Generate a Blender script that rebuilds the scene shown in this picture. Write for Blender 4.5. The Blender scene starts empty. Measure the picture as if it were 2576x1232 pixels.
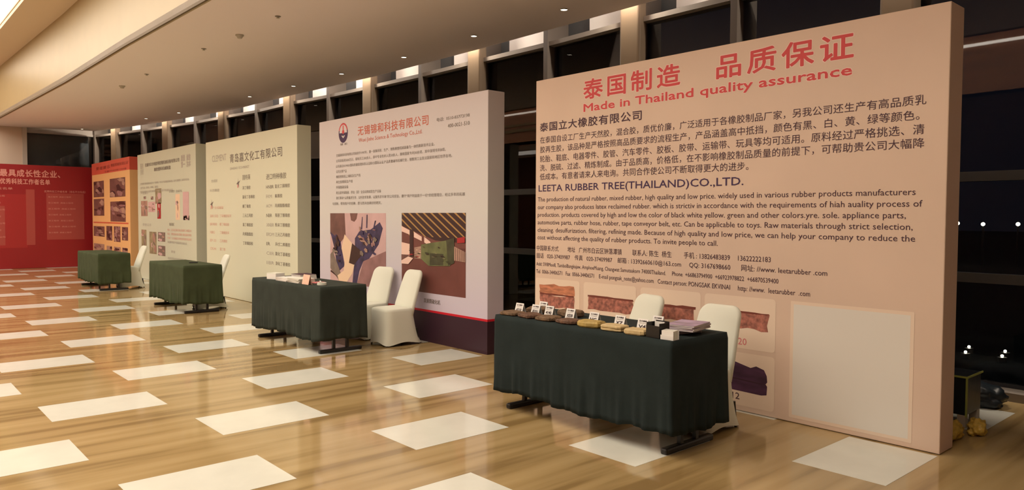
import bpy, bmesh, math, random
from mathutils import Vector, Matrix
random.seed(7)
C = bpy.context.scene.collection
SC = bpy.context.scene

# ------------------------------------------------------------------ camera, world, lights, exposure
cam_d = bpy.data.cameras.new('camera'); cam = bpy.data.objects.new('camera', cam_d); C.objects.link(cam)
F, YAW, PITCH, ROLL = 1868.74, math.radians(41.6253), math.radians(-2.1435), math.radians(0.2959)
cam_d.sensor_width = 36; cam_d.lens = F / 2576 * 36; cam_d.clip_end = 400
_f = Vector((math.sin(YAW), math.cos(YAW), 0)); _r = Vector((math.cos(YAW), -math.sin(YAW), 0)); _u = Vector((0, 0, 1))
fw = _f * math.cos(PITCH) + _u * math.sin(PITCH); up = -_f * math.sin(PITCH) + _u * math.cos(PITCH)
rr = _r * math.cos(ROLL) + up * math.sin(ROLL); uu = -_r * math.sin(ROLL) + up * math.cos(ROLL)
M = Matrix((rr, uu, -fw)).transposed().to_4x4(); M.translation = (0, 0, 1.6)
cam.matrix_world = M
SC.camera = cam
w = bpy.data.worlds.new('night'); SC.world = w; w.use_nodes = True
w.node_tree.nodes['Background'].inputs[0].default_value = (0.010, 0.010, 0.016, 1)
w.node_tree.nodes['Background'].inputs[1].default_value = 0.35
vs = SC.view_settings
vs.view_transform = 'Standard'; vs.look = 'None'; vs.gamma = 1.0; vs.use_curve_mapping = False; vs.exposure = 0.0

WARM = (1.0, 0.88, 0.73)
COFFER_E = 4.1          # luminous ceiling panel in the coffer
COLUMN_W = 60.0
COVE_W = 45.0

def area(name, loc, target, sx, sy, power, color=WARM):
    l = bpy.data.lights.new(name, 'AREA'); l.shape = 'RECTANGLE'; l.size = sx; l.size_y = sy
    l.energy = power; l.color = color
    o = bpy.data.objects.new(name, l); C.objects.link(o); o.location = loc
    o.rotation_euler = (Vector(target) - Vector(loc)).to_track_quat('-Z', 'Y').to_euler()
    return o
# added fill lights, out of view to the left of and above the camera
area('fill_light', (-4.6, 8.0, 4.2), (-4.6, 8.0, 0), 1.2, 12, 120)
area('fill_light', (-4.6, 22.0, 4.2), (-4.6, 22.0, 0), 1.2, 10, 170)
area('fill_light', (0.0, 0.0, 6.2), (0.0, 0.0, 0), 2.5, 2.5, 50)

# ------------------------------------------------------------------ materials
def lin(c):
    return tuple(((x / 255) / 12.92 if x / 255 <= 0.04045 else ((x / 255 + 0.055) / 1.055) ** 2.4) for x in c)
def mat(name, col, rough=0.6, metal=0.0, var=0.0, scale=8.0, bump=0.0, bscale=60.0, emit=None, es=0.0, stretch=None, spec=0.5, sheen=0.0):
    m = bpy.data.materials.new(name); m.use_nodes = True
    nt = m.node_tree; b = nt.nodes['Principled BSDF']
    b.inputs['Base Color'].default_value = (*col, 1); b.inputs['Roughness'].default_value = rough
    b.inputs['Metallic'].default_value = metal; b.inputs['Specular IOR Level'].default_value = spec
    if sheen: b.inputs['Sheen Weight'].default_value = sheen
    if emit:
        b.inputs['Emission Color'].default_value = (*emit, 1); b.inputs['Emission Strength'].default_value = es
    tc = nt.nodes.new('ShaderNodeTexCoord'); mp = nt.nodes.new('ShaderNodeMapping')
    nt.links.new(tc.outputs['Object'], mp.inputs[0])
    if stretch: mp.inputs['Scale'].default_value = stretch
    if var:
        n = nt.nodes.new('ShaderNodeTexNoise'); n.inputs['Scale'].default_value = scale; n.inputs['Detail'].default_value = 4
        r = nt.nodes.new('ShaderNodeValToRGB'); nt.links.new(mp.outputs[0], n.inputs['Vector'])
        r.color_ramp.elements[0].position = 0.3; r.color_ramp.elements[1].position = 0.7
        r.color_ramp.elements[0].color = (*[max(0, x * (1 - var)) for x in col], 1)
        r.color_ramp.elements[1].color = (*[min(1, x * (1 + var)) for x in col], 1)
        nt.links.new(n.outputs[0], r.inputs[0]); nt.links.new(r.outputs[0], b.inputs['Base Color'])
    if bump:
        n2 = nt.nodes.new('ShaderNodeTexNoise'); n2.inputs['Scale'].default_value = bscale
        nt.links.new(mp.outputs[0], n2.inputs['Vector'])
        bp = nt.nodes.new('ShaderNodeBump'); bp.inputs['Strength'].default_value = bump; bp.inputs['Distance'].default_value = 0.01
        nt.links.new(n2.outputs[0], bp.inputs['Height']); nt.links.new(bp.outputs[0], b.inputs['Normal'])
    return m

m_tile = mat('white_marble_tile', (0.70, 0.71, 0.64), 0.13, var=0.05, scale=3)
m_ceil = mat('ceiling_paint', (0.82, 0.73, 0.72), 0.85)
m_fascia = mat('gold_wallpaper', (0.32, 0.235, 0.105), 0.40, var=0.04, scale=2)
m_upper = mat('upper_ceiling_paint', (0.66, 0.53, 0.40), 0.8)
m_edge = mat('bronze_edge_strip', (0.10, 0.06, 0.02), 0.6)
m_wall = mat('beige_wall_paint', (0.66, 0.54, 0.43), 0.8)
m_wood = mat('dark_wood_veneer', (0.11, 0.035, 0.018), 0.35, var=0.35, scale=2, stretch=(1, 1, 6))
m_grey = mat('grey_stone_paint', (0.50, 0.45, 0.38), 0.6)
m_frame = mat('grey_aluminium', (0.26, 0.225, 0.19), 0.5)
m_pier = mat('brown_stone_pier', (0.25, 0.18, 0.115), 0.55)
m_mull = mat('bronze_mullion', (0.13, 0.105, 0.085), 0.5)
m_darkframe = mat('dark_aluminium', (0.10, 0.10, 0.10), 0.4, metal=0.3)
m_covepanel = mat('white_cove_board', (0.80, 0.76, 0.72), 0.7)
m_cloth = mat('dark_green_tablecloth', (0.018, 0.027, 0.027), 0.95, var=0.12, scale=6, bump=0.15, bscale=250, spec=0.2)
m_clothb = mat('grey_green_tablecloth', (0.034, 0.042, 0.034), 0.95, var=0.12, scale=6, bump=0.15, bscale=250, spec=0.2)
m_clothg = mat('bottle_green_tablecloth', (0.050, 0.064, 0.030), 0.95, var=0.12, scale=6, bump=0.15, bscale=250, spec=0.2)
m_blackmetal = mat('black_metal', (0.012, 0.010, 0.009), 0.4)
m_cover = mat('ivory_stretch_fabric', (0.72, 0.73, 0.63), 0.85, sheen=0.2, bump=0.05, bscale=300)
m_white = mat('white_paper', (0.82, 0.80, 0.76), 0.6)
m_ink = mat('dark_plum_ink', (0.055, 0.016, 0.035), 0.6)
m_inkd = mat('violet_ink', (0.045, 0.015, 0.075), 0.6)
m_inkg = mat('grey_ink', (0.17, 0.14, 0.12), 0.6)
m_inkl = mat('pale_grey_ink', (0.42, 0.38, 0.33), 0.6)
m_red = mat('red_ink', (0.62, 0.045, 0.05), 0.5)
m_redor = mat('vermilion_ink', (0.60, 0.12, 0.06), 0.5)
m_halo = mat('pale_outline_ink', (0.88, 0.66, 0.58), 0.6)
m_pinkink = mat('pale_red_ink', (0.70, 0.40, 0.32), 0.6)
m_redp = mat('pink_red_ink', (0.66, 0.20, 0.20), 0.6)
m_b5 = mat('beige_printed_vinyl', (0.70, 0.53, 0.42), 0.5, var=0.03, scale=1.5)
m_b5side = mat('beige_vinyl_side_lit', (0.76, 0.56, 0.47), 0.6)  # same vinyl as the face, extra side light put into its colour
m_b5panel = mat('pale_beige_print', (0.80, 0.64, 0.51), 0.5)
m_qr = mat('white_square_print', (0.74, 0.70, 0.64), 0.5)
m_b3 = mat('ivory_printed_vinyl', (0.68, 0.68, 0.53), 0.5)
m_b2 = mat('pale_sage_printed_vinyl', (0.58, 0.59, 0.47), 0.5)
m_b1 = mat('orange_printed_vinyl', (0.80, 0.46, 0.20), 0.5)
m_b1h = mat('red_header_vinyl', (0.66, 0.10, 0.06), 0.45)
m_navy = mat('dark_plum_vinyl', (0.040, 0.014, 0.028), 0.4)
m_redline = mat('crimson_vinyl', (0.60, 0.012, 0.03), 0.4)
m_rubber = mat('raw_brown_rubber', (0.15, 0.088, 0.045), 0.75, var=0.4, scale=30, bump=0.8, bscale=60)
m_rubber2 = mat('dark_red_rubber', (0.12, 0.058, 0.032), 0.7, var=0.4, scale=30, bump=0.8, bscale=60)
m_latex = mat('ochre_latex_slab', (0.42, 0.30, 0.09), 0.6, var=0.2, scale=20, bump=0.4, bscale=40)
m_latexp = mat('pale_latex_slab', (0.56, 0.43, 0.22), 0.6, var=0.15, scale=20, bump=0.4, bscale=40)
m_meat = mat('printed_red_rubber', (0.36, 0.13, 0.095), 0.6, var=0.55, scale=26)
m_meat2 = mat('printed_orange_rubber', (0.50, 0.19, 0.10), 0.6, var=0.35, scale=10, stretch=(1, 1, 4))
m_meatdark = mat('printed_rubber_shade', (0.17, 0.035, 0.02), 0.6)
m_purple = mat('printed_purple_rubber', (0.060, 0.022, 0.055), 0.4, var=0.6, scale=3, stretch=(1, 1, 4))
m_lime = mat('lime_tape', (0.36, 0.42, 0.10), 0.6)
m_crate = mat('dark_plastic_sheet', (0.012, 0.018, 0.024), 0.35, bump=0.3, bscale=8)
m_yellow = mat('crumpled_yellow_plastic', (0.62, 0.42, 0.07), 0.4, bump=1.0, bscale=30, var=0.3, scale=20)

def floor_mat():
    m = bpy.data.materials.new('veined_tan_marble'); m.use_nodes = True; nt = m.node_tree; b = nt.nodes['Principled BSDF']
    tc = nt.nodes.new('ShaderNodeTexCoord'); mp = nt.nodes.new('ShaderNodeMapping'); mp.inputs['Scale'].default_value = (0.28, 3.6, 1)
    nt.links.new(tc.outputs['Object'], mp.inputs[0])
    n = nt.nodes.new('ShaderNodeTexNoise'); n.inputs['Scale'].default_value = 1.6; n.inputs['Detail'].default_value = 4; n.inputs['Roughness'].default_value = 0.42
    nt.links.new(mp.outputs[0], n.inputs['Vector'])
    r = nt.nodes.new('ShaderNodeValToRGB'); e = r.color_ramp.elements
    e[0].position = 0.36; e[0].color = (0.25, 0.165, 0.066, 1); e[1].position = 0.66; e[1].color = (0.45, 0.325, 0.155, 1)
    x = r.color_ramp.elements.new(0.46); x.color = (0.365, 0.255, 0.112, 1)
    nt.links.new(n.outputs[0], r.inputs[0]); nt.links.new(r.outputs[0], b.inputs['Base Color'])
    b.inputs['Roughness'].default_value = 0.09; b.inputs['Specular IOR Level'].default_value = 0.55
    return m
m_floor = floor_mat()

def glass_mat():
    m = bpy.data.materials.new('window_glass'); m.use_nodes = True; nt = m.node_tree; nt.nodes.remove(nt.nodes['Principled BSDF'])
    o = nt.nodes['Material Output']; mx = nt.nodes.new('ShaderNodeMixShader'); fr = nt.nodes.new('ShaderNodeFresnel'); fr.inputs[0].default_value = 1.42
    g = nt.nodes.new('ShaderNodeBsdfGlossy'); g.inputs['Roughness'].default_value = 0.01; g.inputs['Color'].default_value = (0.75, 0.75, 0.78, 1)
    t = nt.nodes.new('ShaderNodeBsdfTransparent'); t.inputs[0].default_value = (0.85, 0.88, 0.9, 1)
    nt.links.new(fr.outputs[0], mx.inputs[0]); nt.links.new(t.outputs[0], mx.inputs[1]); nt.links.new(g.outputs[0], mx.inputs[2]); nt.links.new(mx.outputs[0], o.inputs[0])
    return m
m_glass = glass_mat()
m_lum = mat('luminous_ceiling_fabric', (0.8, 0.8, 0.8), 0.6, emit=WARM, es=COFFER_E)
m_lens = mat('downlight_lens', (0.8, 0.8, 0.8), 0.4, emit=(1, 0.88, 0.68), es=6)
m_lamp = mat('garden_lamp_glow', (0.8, 0.8, 0.8), 0.4, emit=(1, 0.85, 0.6), es=14)
for _m in (m_lens, m_lamp): _m.cycles.emission_sampling = 'NONE'

# ------------------------------------------------------------------ helpers
def mesh_obj(name, verts, faces, m, parent=None, mats=None, mi=None, smooth=False):
    me = bpy.data.meshes.new(name); me.from_pydata([tuple(v) for v in verts], [], faces)
    for k in (mats or [m]): me.materials.append(k)
    if mi: me.polygons.foreach_set('material_index', mi)
    if smooth: me.polygons.foreach_set('use_smooth', [True] * len(me.polygons))
    me.update()
    o = bpy.data.objects.new(name, me); C.objects.link(o)
    if parent: o.parent = parent
    return o
def bm_obj(name, bm, m, parent=None, smooth=False, mats=None):
    bmesh.ops.recalc_face_normals(bm, faces=bm.faces)
    me = bpy.data.meshes.new(name); bm.to_mesh(me); bm.free()
    for k in (mats or [m]): me.materials.append(k)
    if smooth: me.polygons.foreach_set('use_smooth', [True] * len(me.polygons))
    o = bpy.data.objects.new(name, me); C.objects.link(o)
    if parent: o.parent = parent
    return o
def add_box(bm, x0, x1, y0, y1, z0, z1, bev=0.0, rot=0.0, origin=(0, 0)):
    r = bmesh.ops.create_cube(bm, size=1)
    vs_ = r['verts']
    bmesh.ops.scale(bm, vec=(x1 - x0, y1 - y0, z1 - z0), verts=vs_)
    bmesh.ops.translate(bm, vec=((x0 + x1) / 2, (y0 + y1) / 2, (z0 + z1) / 2), verts=vs_)
    if bev:
        es = list({e for v in vs_ for e in v.link_edges})
        r2 = bmesh.ops.bevel(bm, geom=es, offset=bev, segments=2, affect='EDGES', profile=0.5)
        vs_ = list({v for f in r2['faces'] for v in f.verts} | {v for v in vs_ if v.is_valid})
    if rot:
        bmesh.ops.rotate(bm, cent=(*origin, 0), matrix=Matrix.Rotation(rot, 3, 'Z'), verts=vs_)
    return vs_
def box(name, x0, x1, y0, y1, z0, z1, m, parent=None, bev=0.0):
    bm = bmesh.new(); add_box(bm, x0, x1, y0, y1, z0, z1, bev); return bm_obj(name, bm, m, parent)
def cyl(name, p0, p1, r0, m, parent=None, r1=None, seg=16):
    p0 = Vector(p0); p1 = Vector(p1); d = p1 - p0; bm = bmesh.new()
    bmesh.ops.create_cone(bm, cap_ends=True, segments=seg, radius1=r0, radius2=r0 if r1 is None else r1, depth=d.length)
    bmesh.ops.transform(bm, matrix=Matrix.Translation((p0 + p1) / 2) @ d.to_track_quat('Z', 'Y').to_matrix().to_4x4(), verts=bm.verts)
    return bm_obj(name, bm, m, parent, smooth=False)
def thing(name, label, cat, loc=(0, 0, 0), rz=0.0, group=None):
    o = bpy.data.objects.new(name, None); C.objects.link(o); o.location = loc; o.rotation_euler = (0, 0, rz); o.empty_display_size = 0.1
    o['label'] = label; o['category'] = cat
    if group: o['group'] = group
    return o
def tag(o, label, cat, group=None):
    o['label'] = label; o['category'] = cat
    if group: o['group'] = group
    return o
def struct(o): o['kind'] = 'structure'; return o
def copy_tree(o, parent=None):
    c = o.copy(); C.objects.link(c); c.parent = parent
    for ch in list(o.children): copy_tree(ch, c)
    return c

# ------------------------------------------------------------------ floor with inlaid white tiles
floor = struct(mesh_obj('floor', [(-7.0, -8, 0), (8.1, -8, 0), (8.1, 27.5, 0), (-7.0, 27.5, 0)], [(0, 1, 2, 3)], m_floor))
O = Vector((0.703, 4.502)) * 1.6; P = Vector((0.544, -0.752)) * 1.6; Q = Vector((0.528, 0.745)) * 1.6
TA, TB = 0.372 * 1.6, 0.529 * 1.6
bm = bmesh.new(); add_box(bm, 0, TB, -TA, 0, -0.01, 0.0012); tile_me = None
spots = []
for i in range(-30, 31):
    for j in range(-30, 31):
        c = O + i * P + j * Q
        if -6.9 < c.x < 8.1 - TB and -7.3 < c.y < 27.4:
            # keep the tiles that the picture can show (ahead of the lens), nearest first
            d = Vector((c.x + TB / 2, c.y - TA / 2))
            ahead = d.x * math.sin(YAW) + d.y * math.cos(YAW); side = d.x * math.cos(YAW) - d.y * math.sin(YAW)
            spots.append((0 if ahead > 1.0 and abs(side) < ahead * 0.8 + 1.0 else 1, d.length, c.x, c.y))
spots.sort()
t0 = None; rest = []
for k, (_, _, x, y) in enumerate(spots):
    if k < 290:
        if t0 is None:
            t0 = bm_obj('tile', bm, m_tile, floor); t = t0
        else:
            t = t0.copy(); C.objects.link(t); t.parent = floor
        t.location = (x, y, 0)
    else: rest.append((x, y))
if rest:
    bm = bmesh.new()
    for x, y in rest: add_box(bm, x, x + TB, y - TA, y, -0.01, 0.0012)
    o = bm_obj('tiles_beyond', bm, m_tile, floor); o['kind'] = 'stuff'

# ------------------------------------------------------------------ ceiling: soffit along the windows, coffer, luminous panel
edge_in = [(3.37, -8), (3.37, 9.6), (3.31, 13.0), (3.30, 17.4), (3.14, 25.0), (3.10, 27.4)]
edge_out = [(7.30, -8), (7.45, 1), (7.53, 6.0), (7.61, 9.3), (7.61, 12.5), (7.42, 15.9), (7.33, 18.96), (6.75, 23.2), (6.24, 25.6), (5.92, 26.9), (4.01, 27.3), (3.10, 27.4)]
def slab(name, outline, z0, z1, m):
    n = len(outline); v = [(x, y, z0) for x, y in outline] + [(x, y, z1) for x, y in outline]
    f = [tuple(range(n))[::-1], tuple(range(n, 2 * n))] + [(i, (i + 1) % n, n + (i + 1) % n, n + i) for i in range(n)]
    return mesh_obj(name, v, f, m)
struct(slab('ceiling', edge_in[:-1] + edge_out[::-1], 4.30, 4.42, m_ceil))
# fascia rising into the coffer (both long sides)
def ribbon(name, line, z0, z1, m, dx=0.0, th=0.06):
    v = []; f = []
    for x, y in line: v += [(x, y, z0), (x + dx, y, z1), (x + th, y, z0), (x + dx + th, y, z1)]
    for i in range(len(line) - 1):
        a = 4 * i; b = a + 4
        f += [(a, a + 1, b + 1, b), (a + 2, b + 2, b + 3, a + 3), (a, b, b + 2, a + 2), (a + 1, a + 3, b + 3, b + 1)]
    return mesh_obj(name, v, f, m)
struct(ribbon('trim_1', edge_in, 4.29, 5.68, m_fascia, 0.0, 0.05))
struct(ribbon('trim_2', [(x - 0.012, y) for x, y in edge_in], 4.286, 4.325, m_edge, 0.0, 0.03))
struct(slab('ceiling_ledge', [(3.36, -8), (2.58, -8), (2.52, 27.4), (3.14, 27.4), (3.30, 17.4), (3.36, 9.6)], 5.68, 5.76, m_upper))
struct(box('ceiling_lip', 2.52, 2.54, -8, 27.4, 5.76, 5.84, m_upper))
struct(box('ceiling_upper', -3.2, 3.4, -8, 27.4, 6.30, 6.4, m_upper))
lum = box('ceiling_luminous_panel', -2.2, 2.52, 1.5, 26.4, 5.80, 5.84, m_lum); struct(lum)
struct(box('ceiling_inner', -7.0, -3.0, -8, 27.4, 4.30, 4.42, m_ceil))
m_redwood = mat('red_brown_wood_panel', (0.46, 0.20, 0.10), 0.4, var=0.2, scale=2, stretch=(1, 0.3, 3))
m_strip = mat('strip_light', (0.8, 0.8, 0.8), 0.5, emit=(1, 0.86, 0.7), es=9)
struct(box('trim_3', -3.05, -3.0, -8, 27.4, 4.29, 6.3, m_redwood))
struct(box('ceiling_strip_light', -3.0, -2.97, -8, 27.4, 5.46, 5.52, m_strip))
struct(box('trim_4', -3.0, -2.96, 9, 27.4, 4.80, 4.90, m_fascia)); struct(box('trim_5', -3.0, -2.96, 9, 27.4, 5.02, 5.10, m_fascia))
# closing roof above the window cove
struct(box('ceiling_cove', 3.42, 8.7, -8, 27.9, 5.70, 5.8, m_ceil))

# walls
struct(box('wall_west', -7.15, -7.0, -8, 27.5, 0, 6.4, m_wood))
struct(box('wall_south', -7.15, 8.7, -8.15, -8.0, 0, 6.4, m_wood))
struct(box('wall_north', -7.15, 4.0, 27.4, 27.6, 0, 6.4, m_wall))
struct(box('wall_north_upper', 4.0, 8.7, 27.75, 27.9, 0, 5.8, m_darkframe))

# ------------------------------------------------------------------ curved window wall
ZT = 4.15
V = [('c', 7.55, -3.9), ('m', 7.60, -2.1), ('c', 7.65, -0.35), ('m', 7.70, 1.45), ('c', 7.74, 3.15), ('m', 7.77, 4.87), ('c', 7.77, 6.51), ('m', 7.84, 8.08),
     ('c', 7.84, 9.87), ('m', 7.85, 11.38), ('c', 7.81, 13.24), ('m', 7.745, 14.70), ('c', 7.57, 16.39), ('m', 7.55, 18.04),
     ('c', 7.35, 19.87), ('m', 7.20, 21.38), ('c', 6.91, 23.10), ('m', 6.66, 24.45), ('c', 6.31, 26.30), ('e', 6.01, 27.40)]
def seg_box(bm, A, B, off0, off1, z0, z1, a0=0.0, a1=0.0):
    """box along A->B, offsets measured outward (to the night side), trimmed by a0/a1 at the ends"""
    A = Vector(A); B = Vector(B); d = (B - A); L = d.length; d /= L; n = Vector((d.y, -d.x))
    p = [A + d * a0 + n * off0, B - d * a1 + n * off0, B - d * a1 + n * off1, A + d * a0 + n * off1]
    vs_ = [bm.verts.new((q.x, q.y, z)) for z in (z0, z1) for q in p]
    for f in ((3, 2, 1, 0), (4, 5, 6, 7), (0, 1, 5, 4), (1, 2, 6, 5), (2, 3, 7, 6), (3, 0, 4, 7)):
        bm.faces.new([vs_[i] for i in f])
def seg(name, A, B, o0, o1, z0, z1, m, parent, a0=0.0, a1=0.0):
    bm = bmesh.new(); seg_box(bm, A, B, o0, o1, z0, z1, a0, a1); return bm_obj(name, bm, m, parent)
win_n = 0
for k in range(len(V) - 1):
    (ka, xa, ya), (kb, xb, yb) = V[k], V[k + 1]
    win_n += 1
    wn = bpy.data.objects.new('window_%d' % win_n, None); C.objects.link(wn); struct(wn)
    A, B = (xa, ya), (xb, yb)           # A is nearer, B further
    seg('sill', A, B, -0.12, 0.30, 0.0, 0.075, m_frame, wn)
    for z in (1.06, 2.0): seg('rail', A, B, 0.06, 0.16, z - 0.045, z + 0.045, m_darkframe, wn)
    seg('transom', A, B, -0.02, 0.22, ZT, ZT + 0.065, m_frame if yb < 27.3 else m_frame, wn)
    for z0, z1 in ((0.075, 1.015), (1.105, 1.955), (2.045, ZT)): seg('pane', A, B, 0.10, 0.115, z0, z1, m_glass, wn)
    seg('cove_panel', A, B, 0.30, 0.34, ZT + 0.065, 5.70, m_covepanel, wn, 0.0, 0.62)
    seg('cove_backing', A, B, 0.40, 0.43, ZT + 0.065, 5.70, m_darkframe, wn)
for k, (kd, x, y) in enumerate(V):
    nx = Vector((V[min(k + 1, len(V) - 1)][1] - V[max(k - 1, 0)][1], V[min(k + 1, len(V) - 1)][2] - V[max(k - 1, 0)][2])).normalized()
    B = (x, y); 
    if kd == 'c':
        c = bpy.data.objects.new('wall_pier', None); C.objects.link(c); struct(c)
        A = (x - nx.x * 0.34, y - nx.y * 0.34); A2 = (x - nx.x * 0.30, y - nx.y * 0.30); B2 = (x - nx.x * 0.06, y - nx.y * 0.06)
        bm = bmesh.new(); seg_box(bm, A, B, -0.10, 0.06, 0, 5.70)
        es = [e for e in bm.edges if abs(e.verts[0].co.z - e.verts[1].co.z) > 1]
        bmesh.ops.bevel(bm, geom=es, offset=0.035, segments=3, affect='EDGES', profile=0.5)
        bm_obj('shaft', bm, m_pier, c)
        seg('rear_fin', A2, B2, 0.06, 0.40, 0, 5.70, m_mull, c)
    elif kd in 'me':
        c = bpy.data.objects.new('wall_mullion', None); C.objects.link(c); struct(c)
        A = (x - nx.x * 0.09, y - nx.y * 0.09)
        seg('front_cap', A, B, -0.05, 0.02, 0, 5.70, m_mull, c)
        A2 = (x - nx.x * 0.075, y - nx.y * 0.075); B2 = (x - nx.x * 0.015, y - nx.y * 0.015)
        seg('rear_fin', A2, B2, 0.02, 0.40, 0, 5.70, m_mull, c)
# far return window beside the beige wall
wn = bpy.data.objects.new('window_20', None); C.objects.link(wn); struct(wn)
A, B = (6.01, 27.4), (4.0, 27.4)
seg('transom', A, B, -0.02, 0.2, ZT, ZT + 0.065, m_frame, wn)
seg('pane', A, B, 0.10, 0.115, 0.08, ZT, m_glass, wn); seg('sill', A, B, -0.1, 0.3, 0, 0.08, m_frame, wn)
seg('cove_panel', A, B, 0.02, 0.06, ZT + 0.065, 5.7, m_frame, wn)
box('jamb', 4.0, 4.12, 27.32, 27.42, 0, 4.4, m_grey, wn)

# hidden cove lamps above the soffit edge: they wash the piers and the white cove boards
for kd, x, y in V:
    if y < -1 : continue
    if kd == 'c':
        area('pier_lamp', (x - 0.175, y - 0.17, 4.80), (x - 0.10, y - 0.17, 4.2), 0.06, 0.06, COLUMN_W, (1, 0.86, 0.70))
for k in range(2, len(V) - 1):
    (ka, xa, ya), (kb, xb, yb) = V[k], V[k + 1]
    if kb == 'e' : continue
    area('cove_lamp', ((xa + xb) / 2 - 0.25, (ya + yb) / 2, 5.55), ((xa + xb) / 2 + 0.25, (ya + yb) / 2, 4.9), 0.9, 0.1, COVE_W * (0.22 if yb < 9 else 0.32 if yb < 14 else 0.8), (1, 0.90, 0.80))

# ------------------------------------------------------------------ soffit fittings
DL = [(5.47, 26.5), (6.2, 22.37), (6.48, 20.5), (6.79, 16.6), (6.91, 14.63), (6.99, 12.75), (7.04, 10.7), (6.99, 8.745), (6.97, 6.85), (6.93, 4.95), (6.88, 3.0)]
def make_downlight():
    t = thing('downlight', '', 'downlight', group='recessed downlights along the window side of the soffit')
    bm = bmesh.new(); r = bmesh.ops.create_cone(bm, cap_ends=False, segments=24, radius1=0.055, radius2=0.043, depth=0.012)
    r2 = bmesh.ops.create_cone(bm, cap_ends=False, segments=24, radius1=0.043, radius2=0.041, depth=0.012)
    bm_obj('trim_ring', bm, m_frame, t)
    cyl('lens', (0, 0, -0.001), (0, 0, 0.004), 0.042, m_lens, t, seg=24)
    return t
d0 = make_downlight()
order = ['farthest, at the corner by the beige end wall', 'second from the far corner', 'third from the far corner', 'fourth from the far corner', 'fifth from the far corner', 'above the lilac board, fourth from the nearest', 'above the lilac board, third from the nearest', 'second nearest, above the end of the lilac board', 'nearest and brightest, above the nearest board']
for i, (x, y) in enumerate(DL):
    if i > 8: break
    d = d0 if i == 0 else copy_tree(d0)
    d.location = (x, y, 4.294); d['label'] = 'small round soffit downlight ' + order[i]
def detector(x, y, label):
    t = thing('smoke_detector', label, 'detector', (x, y, 4.3), group='smoke detectors on the soffit')
    cyl('base', (0, 0, 0), (0, 0, -0.02), 0.06, m_grey, t, seg=20); cyl('sensor_head', (0, 0, -0.02), (0, 0, -0.055), 0.048, m_grey, t, 0.032, 20)
detector(4.39, 11.09, 'round grey smoke detector on the soffit, the larger nearer one'); detector(4.28, 17.1, 'round grey smoke detector on the soffit, the far one')
for x, y, lb in ((4.28, 15.37, 'left, nearest to the far detector'), (4.32, 12.4, 'middle, left of the near detector'), (4.37, 9.71, 'right, nearest to the camera')):
    t = thing('sprinkler', 'small ceiling sprinkler in a row on the soffit, ' + lb, 'sprinkler', (x, y, 4.3), group='sprinklers on the soffit')
    cyl('escutcheon', (0, 0, 0), (0, 0, -0.006), 0.04, m_frame, t); cyl('nozzle', (0, 0, -0.006), (0, 0, -0.025), 0.012, m_grey, t); cyl('deflector', (0, 0, -0.025), (0, 0, -0.029), 0.024, m_grey, t)

# ------------------------------------------------------------------ outside: dark ground and lamps
g = mesh_obj('ground', [(8.4, -30, -0.02), (120, -30, -0.02), (120, 90, -0.02), (8.4, 90, -0.02)], [(0, 1, 2, 3)], mat('night_lawn', (0.02, 0.025, 0.02), 0.9)); struct(g)

# ------------------------------------------------------------------ lettering
BX = 5.488
def lettering(parent, text, Y0, Y1, z0, z1, m, bold=0.0, spacing=1.0, lift=0.002, bx=BX, name='lettering', word=1.0):
    """flat printed line on a board facing -X; Y0 left end, Y1 right end, z0..z1 ink height"""
    c = bpy.data.curves.new('txt', 'FONT'); c.body = text; c.resolution_u = 2; c.space_character = spacing; c.space_word = word
    o = bpy.data.objects.new('txt', c); C.objects.link(o); bpy.context.view_layer.update()
    me = bpy.data.meshes.new_from_object(o.evaluated_get(bpy.context.evaluated_depsgraph_get()))
    bpy.data.objects.remove(o); bpy.data.curves.remove(c)
    xs = [v.co.x for v in me.vertices]; ys = [v.co.y for v in me.vertices]
    if not xs: return None
    x0, x1, y0, y1 = min(xs), max(xs), min(ys), max(ys)
    for v in me.vertices:
        u = (v.co.x - x0) / (x1 - x0); t = (v.co.y - y0) / (y1 - y0)
        v.co = Vector((bx - lift, Y0 + (Y1 - Y0) * u, z0 + (z1 - z0) * t))
    if bold >= 0.01:                      # heavier stroke: the same glyphs struck again a hair apart
        n = 12 if bold > 0.04 else 8
        V0 = [v.co.copy() for v in me.vertices]; F0 = [tuple(p.vertices) for p in me.polygons]; V2 = list(V0); F2 = list(F0)
        r = bold * (z1 - z0) * 0.9
        for k in range(n):
            a = 2 * math.pi * k / n; s_ = len(V2)
            V2 += [Vector((q.x + 0.00004 * (k + 1), q.y + r * math.cos(a), q.z + r * math.sin(a))) for q in V0]
            F2 += [tuple(i + s_ for i in f) for f in F0]
        bpy.data.meshes.remove(me); me = bpy.data.meshes.new(name); me.from_pydata(V2, [], F2)
    me.materials.clear(); me.materials.append(m)
    ob = bpy.data.objects.new(name, me); C.objects.link(ob); ob.parent = parent
    ob['kind'] = 'stuff'
    return ob
def poly(parent, name, polys, lift=0.0012, bx=BX):
    """flat print made of coloured polygons: [(points (Y,z), material)]"""
    v = []; f = []; mi = []; ms = []
    for k, (pts, m) in enumerate(polys):
        if m not in ms: ms.append(m)
        s = len(v); v += [(bx - lift - 0.00025 * k, y, z) for y, z in pts]; f.append(tuple(range(s, s + len(pts)))); mi.append(ms.index(m))
    return mesh_obj(name, v, f, None, parent, mats=ms, mi=mi)
def rect(y0, y1, z0, z1): return [(y0, z0), (y1, z0), (y1, z1), (y0, z1)]
def rrect(y0, y1, z0, z1, r=0.04):
    p = []
    for cx, cz, a in ((y1 - r, z1 - r, 0), (y0 + r, z1 - r, 90), (y0 + r, z0 + r, 180), (y1 - r, z0 + r, 270)):
        for t in range(0, 91, 30): p.append((cx + r * math.cos(math.radians(a + t)), cz + r * math.sin(math.radians(a + t))))
    return p
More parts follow.
